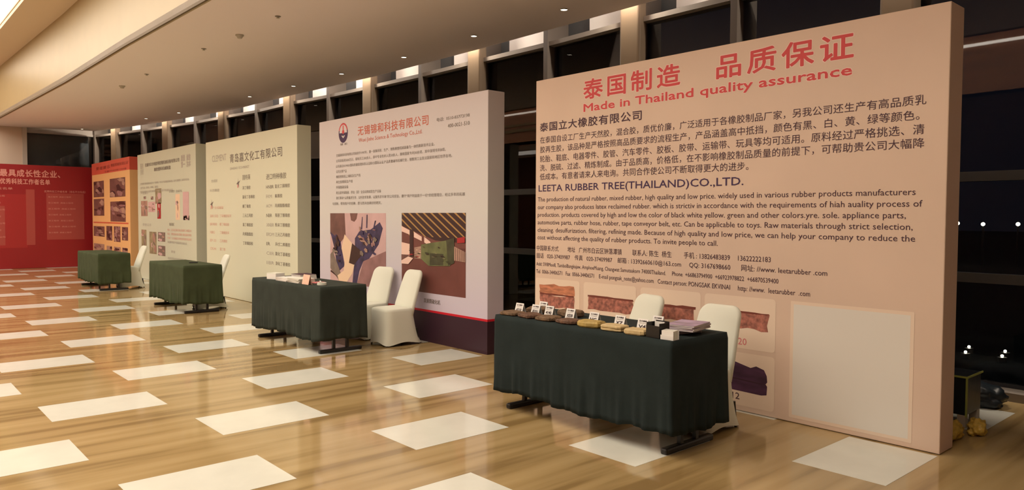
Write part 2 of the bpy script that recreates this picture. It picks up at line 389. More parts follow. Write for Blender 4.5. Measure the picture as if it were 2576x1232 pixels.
def blob(y0, y1, z0, z1, jit=0.012, n=7, skew=0.0):
    a, b = min(y0, y1), max(y0, y1); p = []
    for i in range(n): p.append((a + (b - a) * i / n, z0 + random.uniform(-jit, jit) + skew * i / n))
    for i in range(3): p.append((b + random.uniform(-jit, jit), z0 + (z1 - z0) * i / 3 + skew))
    for i in range(n): p.append((b - (b - a) * i / n, z1 + random.uniform(-jit, jit) + skew * (1 - i / n)))
    for i in range(3): p.append((a + random.uniform(-jit, jit), z1 - (z1 - z0) * i / 3))
    return p
def board(y0, y1, h, m, side, label, depth=0.25):
    t = thing('display_board', label, 'display board', (0, 0, 0))
    bm = bmesh.new(); add_box(bm, BX, BX + depth, y0, y1, 0.004, h, 0.006)
    for f in bm.faces: f.material_index = 0 if f.calc_center_median().x < BX + 0.004 else 1
    bm_obj('panel', bm, m, t, mats=[m, side])
    return t

# ---- board 5, nearest, beige
b5 = board(1.795, 5.80, 3.05, m_b5, m_b5side, 'nearest large beige display board with red heading and rubber slab pictures')
for txt, y0, y1 in (('泰国制造', 5.109, 3.956), ('品质保证', 3.584, 2.439)):
    lettering(b5, txt, y0, y1, 2.775, 2.966, m_halo, 0.06, 1.25, 0.0012)
    lettering(b5, txt, y0, y1, 2.775, 2.966, m_red, 0.026, 1.25, 0.0022)
lettering(b5, 'Made in Thailand quality assurance', 5.107, 2.446, 2.630, 2.728, m_halo, 0.085, 1.0, 0.0012)
lettering(b5, 'Made in Thailand quality assurance', 5.107, 2.446, 2.630, 2.728, m_red, 0.03, 1.0, 0.0022)
lettering(b5, '泰国立大橡胶有限公司', 5.736, 4.378, 2.506, 2.598, m_ink, 0.018, 1.1)
for (txt, y1, zb) in (
    ('在泰国自设工厂生产天然胶，混合胶，质优价廉，广泛适用于各橡胶制品厂家，另我公司还生产有高品质乳', 1.935, 2.385),
    ('胶再生胶，该品种是严格按照高品质要求的流程生产，产品涵盖高中抵挡，颜色有黑、白、黄、绿等颜色。', 1.976, 2.284),
    ('轮胎、鞋底、电器零件、胶管、汽车零件、胶板、胶带、运输带、玩具等均可适用。原料经过严格挑选、清', 1.943, 2.186),
    ('洗、脱硫、过滤、精炼制成。由于品质高，价格低，在不影响橡胶制品质量的前提下，可帮助贵公司大幅降', 1.941, 2.091),
    ('低成本。有意者请来人来电询。共同合作使公司不断取得更大的进步。', 3.270, 1.998)):
    lettering(b5, txt, 5.733, y1, zb - 0.004, zb + 0.067, m_ink, 0.004, 1.02)
lettering(b5, 'LEETA RUBBER TREE(THAILAND)CO.,LTD.', 5.750, 3.315, 1.852, 1.942, m_inkd, 0.012)
for txt, y1, zb in (
    ('The production of natural rubber, mixed rubber, high quality and low price. widely used in various rubber products manufacturers', 1.989, 1.766),
    ('our company also produces latex reclaimed rubber. which is strictiv in accordance with the requirements of hiah auality process of', 1.943, 1.685),
    ('production. products covered by high and low the color of black white yellow. green and other colors.yre. sole. appliance parts,', 2.048, 1.604),
    ('automotive parts, rubber hose, rubber, tape conveyor belt, etc. Can be applicable to toys. Raw materials through strict selection,', 2.002, 1.524),
    ('cleaning. desulfurization. filtering, refining made. Because of high quality and low price, we can help your company to reduce the', 1.984, 1.443),
    ('cost without affecting the quality of rubber products. To invite people to call.', 3.548, 1.364)):
    lettering(b5, txt, 5.762, y1, zb - 0.013, zb + 0.047, m_ink, 0.003)
lettering(b5, '中国联系方式        地址   广州市白云区钟落潭镇        联系人: 陈生  杨生        手机 : 13826483839    13622222183', 5.776, 3.059, 1.245, 1.302, m_ink, 0.003)
lettering(b5, '固话   020-37409987    传真   020-37409987    邮箱 : 13392660610@163.com     QQ: 3167698660      网址: //www. leetarubber .com', 5.775, 2.597, 1.158, 1.220, m_ink, 0.003)
lettering(b5, 'Add: 59/8Moo8, TambolBangkajaw, AmphoeMuang, Changwat Samutsakorn 74000Thailand.     Phone  +66863794900  +66923978822  +66870539400', 5.779, 2.990, 1.072, 1.122, m_ink)
lettering(b5, 'Tel  0066-34406571   Fax  0066-34406571    E-mail pongsak_note@yahoo.com   Contact person: PONGSAK EKVINAI     http: //www.  leetarubber  .com', 5.779, 2.728, 0.990, 1.046, m_ink)
for y0, y1 in ((5.79, 5.142), (5.087, 4.419), (4.367, 3.708), (3.668, 3.008)):
    for z0, z1 in ((0.525, 0.955), (0.05, 0.49)):
        poly(b5, 'picture_panel', [(rrect(y1, y0, z0, z1, 0.03), m_b5panel)])
poly(b5, 'rubber_picture', [(blob(5.73, 5.21, 0.80, 0.895), m_meat2), (blob(5.72, 5.215, 0.66, 0.785), m_meat), (blob(5.72, 5.22, 0.783, 0.800, 0.004), m_meatdark)], 0.002)
poly(b5, 'rubber_picture', [(blob(5.02, 4.46, 0.685, 0.82), m_meat), (blob(5.03, 4.45, 0.812, 0.828, 0.004), m_meatdark)], 0.002)
poly(b5, 'rubber_picture', [(blob(4.22, 3.77, 0.69, 0.81), m_meat), (blob(4.23, 3.76, 0.802, 0.824, 0.005), m_meatdark)], 0.002)
poly(b5, 'rubber_picture', [(blob(3.50, 3.07, 0.69, 0.825), m_meat), (blob(3.50, 3.065, 0.82, 0.832, 0.004), m_meatdark)], 0.002)
pp = [(3.60, 0.43), (3.37, 0.41), (3.22, 0.375), (3.17, 0.395), (3.10, 0.375), (3.075, 0.33), (3.07, 0.28), (3.085, 0.262), (3.07, 0.245), (3.075, 0.175), (3.12, 0.165), (3.37, 0.17), (3.60, 0.18)]
poly(b5, 'rubber_picture', [(pp, m_purple), ([(3.60, 0.285), (3.12, 0.262), (3.085, 0.262), (3.12, 0.254), (3.60, 0.27)], m_navy)], 0.002)
lettering(b5, '-20', 3.365, 3.261, 0.555, 0.611, m_redp, 0.014)
lettering(b5, '12', 3.385, 3.318, 0.097, 0.150, m_ink, 0.012)
poly(b5, 'blank_square', [(rrect(1.975, 2.882, 0.04, 0.957, 0.008), m_b5panel), (rect(2.00, 2.857, 0.065, 0.932), m_qr)], 0.0014)

# ---- board 4, lilac white with plum base
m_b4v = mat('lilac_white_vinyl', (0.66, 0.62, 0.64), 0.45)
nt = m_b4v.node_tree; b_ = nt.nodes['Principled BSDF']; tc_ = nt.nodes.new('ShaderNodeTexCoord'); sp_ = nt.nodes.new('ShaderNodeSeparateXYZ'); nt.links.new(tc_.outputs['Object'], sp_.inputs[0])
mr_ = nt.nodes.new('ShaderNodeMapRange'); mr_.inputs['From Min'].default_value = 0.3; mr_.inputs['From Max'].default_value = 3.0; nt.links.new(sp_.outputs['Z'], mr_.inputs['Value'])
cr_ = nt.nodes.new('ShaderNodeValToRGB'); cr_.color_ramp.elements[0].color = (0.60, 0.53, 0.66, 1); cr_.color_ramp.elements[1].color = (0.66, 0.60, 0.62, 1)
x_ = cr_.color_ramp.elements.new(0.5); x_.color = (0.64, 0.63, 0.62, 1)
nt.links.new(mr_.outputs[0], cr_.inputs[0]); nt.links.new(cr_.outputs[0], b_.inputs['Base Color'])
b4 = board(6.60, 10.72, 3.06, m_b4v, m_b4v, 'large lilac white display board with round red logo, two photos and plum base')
bm = bmesh.new(); add_box(bm, BX - 0.002, BX + 0.252, 6.598, 10.722, 0.0, 0.385); bm_obj('plum_base_band', bm, m_navy, b4)
bm = bmesh.new(); add_box(bm, BX - 0.003, BX + 0.253, 6.597, 10.723, 0.385, 0.412); bm_obj('crimson_stripe', bm, m_redline, b4)
lettering(b4, '无锡锦和科技有限公司', 9.536, 7.783, 2.763, 2.893, m_redor, 0.012, 1.08)
lettering(b4, 'Wuxi Jinhe Science & Technology Co.,Ltd.', 9.514, 7.916, 2.650, 2.722, m_redor, 0.002)
lettering(b4, '电话:  0510-83773198', 7.601, 6.941, 2.783, 2.832, m_inkg, 0.004)
lettering(b4, '400-0021-510', 7.371, 6.940, 2.690, 2.736, m_inkg, 0.004)
for txt, y0, y1, zb in (
    ('无锡锦和科技有限公司始创于1997年，是一家集研发、生产、销售橡塑机械装备为一体的高新技术企业。', 10.178, 7.647, 2.494),
    ('公司总投资5000万元，现有员工200余人，其中专业技术人员50余人，拥有国家专利30余项，其中发明专利8项。', 10.182, 7.413, 2.412),
    ('公司通过ISO9001国际质量管理体系认证和CE国际认证,产品质量遍布机械行业，销售到工业发达国家和地区世界各地。', 10.190, 7.282, 2.330),
    ('公司主要产品', 10.183, 9.865, 2.253), ('橡胶密炼机上辅机及生产线', 10.184, 9.468, 2.175), ('再生胶精炼生产线', 10.184, 9.690, 2.096),
    ('环保脱硫设备', 10.185, 9.812, 2.016), ('再生胶环保脱硫、挤出（双）全自动预成型生产设备', 10.186, 8.907, 1.934),
    ('我们秉承“以质量求生存，以科技求发展，以服务求市场”的公司宗旨，遵守“用户利益高于一切”的经营理念，经过多年的拓展', 10.186, 7.024, 1.855),
    ('与创新，得到用户的信赖，愿与您共创美好的明天。', 10.303, 8.891, 1.771)):
    lettering(b4, txt, y0, y1, zb - 0.003, zb + 0.041, m_inkg, 0.004)
lettering(b4, '锦 和', 10.053, 9.85, 2.655, 2.688, m_inkg)
lettering(b4, '双滚筒硫化机', 7.879, 7.522, 0.498, 0.555, m_inkg, 0.02)
def ell(cy, cz, a, b, n=28, s=0, e=360): return [(cy + a * math.cos(math.radians(s + (e - s) * i / (n - 1))), cz + b * math.sin(math.radians(s + (e - s) * i / (n - 1)))) for i in range(n)]
ly, lz = 9.963, 2.838
poly(b4, 'logo', [(ell(ly, lz, 0.138, 0.147), m_inkd), (ell(ly, lz, 0.136, 0.145, 20, 15, 165), m_red), (ell(ly, lz, 0.112, 0.121), m_b4v),
                  (ell(ly, lz, 0.116, 0.125, 20, 180, 360), m_inkd), ([(ly - 0.05, lz - 0.045), (ly, lz - 0.08), (ly + 0.05, lz - 0.045), (ly + 0.03, lz - 0.035), (ly, lz - 0.055), (ly - 0.03, lz - 0.035)], m_b4v),
                  (ell(ly, lz + 0.015, 0.035, 0.03), m_red), (rect(ly - 0.014, ly + 0.014, lz, lz + 0.11), m_red)], 0.0012)
def pm(n, c, **k): return mat('print_' + n, lin(c), 0.4, **k)
q_mauve = pm('mauve', (150, 110, 110), var=0.25, scale=4); q_pink = pm('pink_grey', (205, 170, 170), var=0.1, scale=3); q_brown = pm('brown', (110, 75, 70), var=0.3, scale=5)
q_navy = pm('indigo', (60, 50, 85), var=0.5, scale=9); q_cream = pm('cream', (235, 205, 175)); q_dark = pm('dark', (60, 35, 35)); q_floor = pm('rust_floor', (112, 66, 60), var=0.2, scale=2)
q_green = pm('machine_green', (110, 115, 75), var=0.3, scale=6); q_dgreen = pm('dark_green', (70, 70, 50), var=0.3, scale=8); q_gold = pm('roof_gold', (175, 135, 80)); q_light = pm('window_glow', (240, 205, 190)); q_tan = pm('tan', (170, 135, 120), var=0.2, scale=5)
q_grey = pm('grey', (130, 115, 105), var=0.3, scale=6); q_redsign = pm('sign_red', (170, 40, 45)); q_sage = pm('sage', (150, 140, 110), var=0.3, scale=8)
def shards(a, b, z0, z1, ms, n, sc=0.22, seed=0):
    rnd = random.Random(seed); out = []
    for k in range(n):
        cy = a + (b - a) * rnd.uniform(0.1, 0.9); cz = z0 + (z1 - z0) * rnd.uniform(0.1, 0.9); ang = rnd.uniform(0, 3.14); w_ = abs(b - a) * sc * rnd.uniform(0.4, 1.2); h_ = (z1 - z0) * sc * rnd.uniform(0.15, 0.7); pts = []
        for j in range(5):
            t = ang + j * 1.257; pts.append((min(max(cy + w_ * math.cos(t) * rnd.uniform(0.6, 1), min(a, b)), max(a, b)), min(max(cz + h_ * math.sin(t) + 0.3 * h_ * math.cos(t), z0), z1)))
        out.append((pts, rnd.choice(ms)))
    return out
# left photo (machine parts)
y0, y1, z0, z1 = 8.784, 10.374, 0.60, 1.646      # y1 is left side
def L(u, v): return (y1 - (y1 - y0) * u, z1 - (z1 - z0) * v)
def PG(pts, m): return ([L(u, v) for u, v in pts], m)
poly(b4, 'photo_print', [PG([(0, 0), (1, 0), (1, 1), (0, 1)], q_pink), PG([(0, 0), (0.28, 0), (0.30, 0.32), (0.2, 0.42), (0, 0.3)], q_brown), PG([(0.38, 0), (0.52, 0), (0.50, 0.08), (0.46, 0.12), (0.40, 0.1)], q_brown),
    PG([(0.0, 0.27), (0.2, 0.4), (0.28, 0.75), (0.15, 0.85), (0.08, 0.5)], q_navy), PG([(0.55, 0.25), (0.75, 0.22), (0.9, 0.12), (0.95, 0.2), (0.88, 0.42), (0.72, 0.62), (0.62, 0.66), (0.55, 0.8), (0.50, 1.0), (0.42, 1.0), (0.47, 0.6), (0.47, 0.35)], q_navy),
    PG([(0.62, 0.66), (1, 0.5), (1, 1), (0.5, 1)], q_mauve), PG([(0.05, 0.55), (0.25, 0.95), (0.2, 1), (0, 0.8), (0, 0.6)], q_grey), PG([(0.28, 0.30), (0.45, 0.45), (0.36, 0.7), (0.46, 0.72), (0.42, 0.85), (0.3, 1.0), (0.18, 1.0), (0.14, 0.9), (0.26, 0.82), (0.28, 0.7), (0.22, 0.5)], q_cream),
    PG([(0.42, 0.42), (0.62, 0.55), (0.45, 0.72), (0.36, 0.7)], q_dark), PG([(0.52, 0.32), (0.56, 0.3), (0.70, 0.42), (0.68, 0.45)], q_tan), PG([(0.0, 0.85), (0.02, 0.83), (0.16, 0.93), (0.1, 0.9)], q_dark),
    PG([(0.60, 0.05), (0.61, 0.05), (0.60, 0.22), (0.58, 0.22)], q_navy), PG([(0.68, 0.02), (0.695, 0.02), (0.69, 0.2), (0.67, 0.2)], q_navy), PG([(0.82, 0.1), (0.84, 0.1), (0.80, 0.24), (0.78, 0.24)], q_navy)]
    + shards(9.55, 9.0, 1.02, 1.50, [q_tan, q_dark, q_navy, q_mauve, q_grey], 26, 0.12, 3) + shards(10.3, 10.0, 0.85, 1.35, [q_tan, q_dark, q_navy, q_grey], 12, 0.2, 5))
# right photo (factory hall)
y0, y1, z0, z1 = 7.007, 8.392, 0.628, 1.649
fac = [PG([(0, 0), (1, 0), (1, 1), (0, 1)], q_floor), PG([(0, 0), (1, 0), (1, 0.36), (0.55, 0.34), (0, 0.17)], q_dark)]
for k in range(11):
    u = -0.25 + k * 0.12
    a = [(u, 0.0), (u + 0.035, 0.0), (u + 0.42, 0.30), (u + 0.395, 0.30)]
    a = [(min(1, max(0, x)), yv if 0 <= x <= 1 else (yv + (0.0 - x) * 0.75 if x < 0 else yv - (x - 1) * 0.75)) for x, yv in a]
    fac.append(PG(a, q_gold))
for u, v, du in ((0.0, 0.17, 0.16), (0.21, 0.24, 0.13), (0.38, 0.30, 0.10)): fac.append(PG([(u, v), (u + du, v + 0.06), (u + du, v + 0.115), (u, v + 0.07)], q_light))
fac += [PG([(0, 0.38), (0.14, 0.40), (0.14, 0.55), (0, 0.55)], q_light), PG([(0.14, 0.20), (0.20, 0.22), (0.20, 0.56), (0.14, 0.56)], q_dark), PG([(0.22, 0.44), (0.45, 0.40), (0.45, 0.58), (0.22, 0.58)], q_tan),
        PG([(0.33, 0.40), (0.5, 0.37), (0.75, 0.33), (0.78, 0.64), (0.45, 0.66), (0.33, 0.58)], q_green), PG([(0.47, 0.50), (0.68, 0.50), (0.68, 0.64), (0.47, 0.65)], q_dgreen), PG([(0.72, 0.33), (0.84, 0.30), (0.84, 0.60), (0.75, 0.64)], q_dgreen),
        PG([(0.88, 0.30), (0.99, 0.28), (0.99, 0.35), (0.88, 0.36)], q_redsign), PG([(0.84, 0.40), (1, 0.46), (1, 0.58), (0.84, 0.57)], q_tan), PG([(0, 0.54), (0.12, 0.54), (0.12, 0.62), (0, 0.62)], q_brown),
        PG([(0.0, 0.62), (0.12, 0.56), (0.2, 0.58), (0.12, 0.66), (0, 0.66)], q_light)]
for k in range(5): fac.append(PG([(0.86 + k * 0.03, 0.42), (0.865 + k * 0.03, 0.42), (0.865 + k * 0.03, 0.57), (0.86 + k * 0.03, 0.57)], q_dark))
fac += shards(8.35, 7.75, 1.05, 1.20, [q_dark, q_cream, q_redsign, q_dgreen], 16, 0.08, 8) + shards(7.95, 7.25, 1.0, 1.25, [q_dgreen, q_dark, q_sage], 14, 0.08, 9)
poly(b4, 'photo_print', fac)

# ---- board 3, ivory
b3 = board(11.50, 15.70, 3.10, m_b3, m_b3, 'large ivory display board with grey heading and three columns of small text')
lettering(b3, 'CLEMENT', 15.34, 14.576, 2.68, 2.81, m_inkl, 0.0)
lettering(b3, '青岛嘉文化工有限公司', 14.394, 12.066, 2.615, 2.785, m_inkg, 0.012, 1.12)
lettering(b3, 'QINGDAO  ECO-MARKET', 14.398, 13.46, 2.475, 2.53, m_inkl, 0.01)
lettering(b3, '固特莱', 13.778, 13.417, 2.265, 2.365, m_inkg, 0.0)
lettering(b3, '进口特种橡胶', 12.722, 11.903, 2.236, 2.340, m_inkg, 0.004)
c3 = [('HNBR', '氢化丁腈橡胶'), ('FKM', '氟橡胶'), ('ACM', '丙烯酸酯橡胶'), ('NBR', '羧基丁腈橡胶'), ('XNBR', '粉末丁腈橡胶'), ('EPDM', '三元乙丙橡胶'), ('IR', '异戊二烯橡胶'), ('CIIR', '氯化丁基橡胶'), ('IIBR', '溴化丁基橡胶')]
for i, (a, b) in enumerate(c3):
    z = 2.08 - i * 0.1665
    lettering(b3, a, 12.725, 12.725 - 0.075 * len(a) * 1.05, z, z + 0.058, m_inkl if i % 3 else m_inkg, 0.006)
    lettering(b3, b, 12.36, 12.36 - 0.098 * len(b), z, z + 0.066, m_inkg, 0.004)
c2 = ['溴丁橡胶', '氯化丁基橡胶', '顺丁橡胶', '三元乙丙胶', '氯丁橡胶胶', '丙烯酸酯胶', '丁苯橡胶胶']
for i, a in enumerate(c2):
    z = 2.09 - i * 0.172
    lettering(b3, a, 13.79, 13.79 - 0.095 * len(a), z, z + 0.066, m_inkg, 0.0)
for i, (a, b) in enumerate((('SBR1502', '丁苯橡胶系列'), ('BR9000', '顺丁橡胶胶'), ('NBR3', '丁腈橡胶系'), ('EP-33', '乙丙橡胶'), ('CR244', '氯丁胶'))):
    z = 1.565 - i * 0.165
    lettering(b3, a, 15.49, 15.49 - 0.065 * len(a), z, z + 0.055, m_pinkink); lettering(b3, b, 14.96, 14.96 - 0.10 * len(b), z, z + 0.06, m_pinkink)
lettering(b3, '国产合成橡胶', 15.46, 14.75, 1.73, 1.79, m_pinkink)
lettering(b3, '合成胶', 15.40, 15.05, 2.27, 2.33, m_inkl); lettering(b3, '天然橡胶', 15.49, 14.95, 2.08, 2.14, m_inkl)
for y, z in ((13.98, 2.22), (15.37, 1.84)):
    poly(b3, 'logo', [([(y + 0.10, z - 0.02), (y + 0.02, z + 0.03), (y + 0.03, z + 0.10), (y, z + 0.02), (y - 0.09, z + 0.05), (y - 0.02, z - 0.01), (y - 0.03, z - 0.10), (y + 0.01, z - 0.03)], m_inkg), (rect(y + 0.01, y + 0.05, z - 0.09, z - 0.03), m_redp)])

# ---- board 2, sage
b2 = board(16.31, 20.60, 3.13, m_b2, m_b2, 'pale sage display board with small photos, third from the left end')
lettering(b2, '无锡市贝尔特胶带胶管机械设备有限公司', 19.95, 17.36, 2.80, 2.885, m_inkg, 0.03)
lettering(b2, '橡胶塑料机械制造', 19.21, 17.96, 2.66, 2.745, m_inkg, 0.03)
lettering(b2, '服务\n热线', 20.35, 20.08, 2.62, 2.90, m_inkl); 
lettering(b2, '质量\n第一', 17.24, 16.98, 2.66, 2.93, m_inkl, 0.03); lettering(b2, '诚信\n为本', 16.88, 16.62, 2.66, 2.93, m_inkl, 0.03)
for i, (y1, t_) in enumerate(((16.7, '公司座落于风景秀丽的太湖之滨，交通便利，专业生产各类橡胶机械设备，技术力量雄厚，检测手段完备。'), (18.9, '主要产品有：密炼机、开炼机、硫化机。'), (17.8, '我们以优质的产品和完善的服务赢得广大客户的信赖与好评。'))):
    lettering(b2, t_, 20.38, y1, 2.36 - i * 0.10, 2.415 - i * 0.10, m_inkl, 0.01)
lettering(b2, '产品展示', 20.33, 19.7, 2.12, 2.18, m_inkl); lettering(b2, '公司简介 · 企业文化', 18.1, 17.2, 2.12, 2.18, m_inkg)
b2i = [(19.14, 18.66, 1.88, 2.24, q_sage), (20.33, 19.78, 1.58, 1.96, q_tan), (19.72, 19.15, 1.68, 1.93, q_pink), (19.0, 18.72, 1.52, 1.90, q_redsign), (20.10, 19.9, 2.00, 2.07, q_grey), (19.5, 19.3, 1.98, 2.06, q_grey),
       (17.65, 17.35, 1.50, 2.08, q_cream), (17.15, 16.75, 1.50, 2.12, q_pink), (17.12, 16.74, 1.50, 1.60, q_dark), (20.33, 19.90, 0.82, 1.24, q_sage), (19.66, 19.08, 0.66, 1.20, q_sage), (18.97, 18.42, 0.98, 1.20, q_grey), (18.97, 18.42, 0.64, 0.88, q_grey)]
for (a, b, z0, z1, m) in b2i:
    poly(b2, 'photo_print', [(rect(a, b, z0, z1), m)] + shards(a, b, z0, z1, [q_tan, q_pink, q_grey, m], 7, 0.35, int(a * 100)))
lettering(b2, '荣誉证书', 20.2, 19.5, 1.33, 1.40, m_inkl); lettering(b2, '联系我们', 18.1, 17.75, 1.36, 1.43, m_inkg)
for i in range(4): lettering(b2, ['地址：江苏省无锡市惠山区橡胶工业园区内', '电话：销售热线 技术服务 售后服务热线', '传真：公司邮箱及网址欢迎来电垂询', '欢迎新老客户光临指导洽谈业务'][i], 18.25, 16.62 if i < 3 else 16.9, 1.24 - i * 0.095, 1.295 - i * 0.095, m_pinkink if i < 3 else m_inkl, 0.01)
lettering(b2, '荣誉', 18.0, 17.7, 0.74, 0.80, m_inkl)
lettering(b2, '欢迎各界朋友前来参观考察洽谈合作共赢', 18.25, 16.62, 0.58, 0.64, m_inkl)

# ---- board 1, orange with a red header
b1 = board(21.33, 25.42, 3.14, m_b1, m_b1, 'orange display board with a red header band and brown photos')
bm = bmesh.new(); add_box(bm, BX - 0.002, BX + 0.252, 21.328, 25.422, 2.80, 3.142); bm_obj('red_header_band', bm, m_b1h, b1)
lettering(b1, '荣誉展示', 24.9, 23.3, 2.92, 3.02, m_halo, 0.03); lettering(b1, '橡胶机械有限公司', 23.2, 21.45, 2.95, 3.04, m_halo, 0.03)
lettering(b1, '主要产品及生产设备', 23.9, 21.6, 2.82, 2.87, m_halo, 0.01)
b1i = [(25.22, 24.0, 2.13, 2.60), (25.24, 24.0, 1.58, 2.08), (23.35, 21.75, 2.10, 2.62), (23.32, 21.75, 1.42, 1.98), (25.3, 24.0, 0.97, 1.27), (23.8, 23.15, 0.88, 1.29), (22.98, 22.3, 0.86, 1.29), (22.15, 21.55, 0.92, 1.28),
       (25.3, 24.05, 0.45, 0.75), (23.8, 23.2, 0.45, 0.72), (23.0, 22.3, 0.45, 0.72), (22.15, 21.6, 0.45, 0.72)]
for i, (a, b, z0, z1) in enumerate(b1i):
    poly(b1, 'photo_print', [(rect(a, b, z0, z1), q_brown if i < 8 else q_tan)] + shards(a, b, z0, z1, [q_tan, q_brown, q_mauve, q_dark], 12, 0.28, i + 40))
poly(b1, 'gold_rule', [(rect(25.3, 21.5, 1.36, 1.40), m_redor)])

# ---- red board facing the hall at the far end
m_redb = mat('red_printed_vinyl', (0.27, 0.008, 0.012), 0.35); m_redb2 = mat('bright_red_print', (0.33, 0.014, 0.015), 0.4); m_redb3 = mat('dusty_red_print', (0.36, 0.055, 0.045), 0.4); m_redtx = mat('rose_ink', (0.62, 0.26, 0.22), 0.5)
br = thing('display_board', 'wide red display board facing the hall at the far left end', 'display board', (0, 0, 0))
RY = 26.1
bm = bmesh.new(); add_box(bm, -0.2, 5.75, RY, RY + 0.25, 0.004, 3.08, 0.006); bm_obj('panel', bm, m_redb, br)
def rpoly(name, x0, x1, z0, z1, m, k=1): return mesh_obj(name, [(x0, RY - 0.001 * k, z0), (x1, RY - 0.001 * k, z0), (x1, RY - 0.001 * k, z1), (x0, RY - 0.001 * k, z1)], [(0, 1, 2, 3)], m, br)
def rtext(txt, x0, x1, z0, z1, m, bold=0.0, spacing=1.0):
    o = lettering(br, txt, x0, x1, z0, z1, m, bold, spacing)
    for v in o.data.vertices: v.co = Vector((v.co.y, RY - 0.003 - (v.co.x - BX + 0.002), v.co.z))
rtext('最佳企业、最具成长性企业、', 2.2, 4.77, 2.72, 2.93, m_redtx, 0.03, 1.1)
rtext('优秀科技工作者名单', 3.25, 4.50, 2.50, 2.66, m_redtx, 0.03, 1.1)
rpoly('print_block', 1.2, 3.9, 0.62, 2.2, m_redb2); rpoly('print_block', 4.4, 5.4, 0.85, 2.25, m_redb3, 1); rpoly('print_block', 2.9, 3.35, 0.70, 1.85, m_redb3, 2); rpoly('print_block', 3.88, 4.10, 0.70, 2.35, m_redb3, 2)
rtext('最具成长性企业名单', 2.4, 3.55, 2.33, 2.40, m_redtx); rtext('优秀科技工作者名单（排名不分先后）', 4.35, 5.45, 2.27, 2.34, m_redtx)
for i in range(7):
    rtext('橡胶科技股份有限公司', 2.6, 3.35 - 0.1 * (i % 2), 2.12 - i * 0.2, 2.17 - i * 0.2, m_redtx); rtext('张工程师  高级工程师', 4.45, 5.05 + 0.06 * (i % 3), 2.12 - i * 0.18, 2.165 - i * 0.18, m_redtx)

# ------------------------------------------------------------------ tables with cloths
def make_table(loc, rz, label, clabel, L=1.76, W=0.60, mc=None, drop=0.63, seed=1):
    """origin at the centre; long side along Y; front faces -X"""
    t = thing('folding_table', label, 'table', (*loc, 0), rz, 'folding exhibition tables')
    box('tabletop', -W / 2 + 0.012, W / 2 - 0.012, -L / 2 + 0.012, L / 2 - 0.012, 0.745, 0.775, m_wood, t, 0.004)
    for s in (-1, 1):
        y = s * (L / 2 - 0.10)
        bm = bmesh.new(); add_box(bm, -0.27, 0.29, y - 0.028, y + 0.028, 0.0, 0.045, 0.012); f = bm_obj('foot_bar', bm, m_blackmetal, t)
        for x in (-0.08, 0.10): box('leg', x - 0.016, x + 0.016, y - 0.016, y + 0.016, 0.045, 0.745, m_blackmetal, t)
    box('stretcher', -0.012, 0.012, -L / 2 + 0.1, L / 2 - 0.1, 0.60, 0.63, m_blackmetal, t)
    # cloth
    rnd = random.Random(seed); per = []; n_long, n_short = 90, 34
    hw, hl = W / 2, L / 2
    corners = [(-hw, -hl), (-hw, hl), (hw, hl), (hw, -hl)]
    pts = []
    for e in range(4):
        a, b = corners[e], corners[(e + 1) % 4]; n = n_long if e % 2 == 0 else n_short
        for i in range(n):
            u = i / n; nx, ny = ((-1, 0), (0, 1), (1, 0), (0, -1))[e]
            pts.append((a[0] + (b[0] - a[0]) * u, a[1] + (b[1] - a[1]) * u, nx, ny, e, u))
    N = len(pts); ph = [rnd.uniform(0, 6.28) for _ in range(6)]
    rows = 16; verts = []; faces = []
    for r in range(rows + 1):
        v = r / rows
        for i, (x, y, nx, ny, e, u) in enumerate(pts):
            # smooth outward direction near the corners
            cu = min(u, 1 - u); k = max(0.0, 1 - cu * (12 if e % 2 == 0 else 5)); 
            sgn = -1 if u < 0.5 else 1
            tx, ty = (0, 1) if e == 0 else (1, 0) if e == 1 else (0, -1) if e == 2 else (-1, 0)
            ox, oy = nx + tx * sgn * k, ny + ty * sgn * k; l = math.hypot(ox, oy); ox /= l; oy /= l
            d = drop
            if e == 2: d = 0.24 + (drop - 0.24) * max(0.0, 1 - cu * 22)
            s = i / N * 2 * math.pi
            wave = 0.5 * math.sin(23 * s + ph[0]) + 0.35 * math.sin(41 * s + ph[1] + 1.5 * math.sin(3 * s)) + 0.3 * math.sin(67 * s + ph[2])
            wave += 0.5 * k
            amp = 0.024 * max(0.0, v - 0.45) ** 1.1 * 1.5
            out = 0.004 + 0.006 * v + amp * wave
            if v < 0.02: out = -0.004
            low = 0.014 * math.sin(4 * s + ph[3]) + 0.007 * math.sin(17 * s + ph[4])
            z = 0.788 - v * (d + low * v) - (0.0 if r == 0 else 0.004)
            verts.append((x + ox * out, y + oy * out, z))
    for r in range(rows):
        for i in range(N):
            j = (i + 1) % N; faces.append((r * N + i, r * N + j, (r + 1) * N + j, (r + 1) * N + i))
    faces.append(tuple(range(N))[::-1])
    o = mesh_obj('tablecloth', verts, faces, mc or m_cloth, smooth=True)
    o.location = (*loc, 0); o.rotation_euler = (0, 0, rz)
    sm = o.modifiers.new('thickness', 'SOLIDIFY'); sm.thickness = 0.002; sm.offset = -1
    o.data.polygons[len(faces) - 1].use_smooth = False
    tag(o, clabel, 'tablecloth', 'green tablecloths on the folding tables')
    return t
make_table((4.335, 3.82), 0.0, 'nearest folding table, black feet showing below its cloth by the beige board', 'dark green cloth over the nearest table, under rubber slabs and cards', L=1.79, W=0.66, seed=3)
make_table((4.27, 8.70), 0.03, 'second folding table, black feet showing below its cloth by the lilac board', 'dark green cloth over the table by the lilac board, under brochures and boxes', L=1.80, W=0.61, mc=m_clothb, seed=5)
make_table((4.28, 13.33), 0.01, 'third folding table, in front of the ivory board', 'plain green cloth over the table before the ivory board, almost bare on top', L=1.76, W=0.62, mc=m_clothg, seed=8)
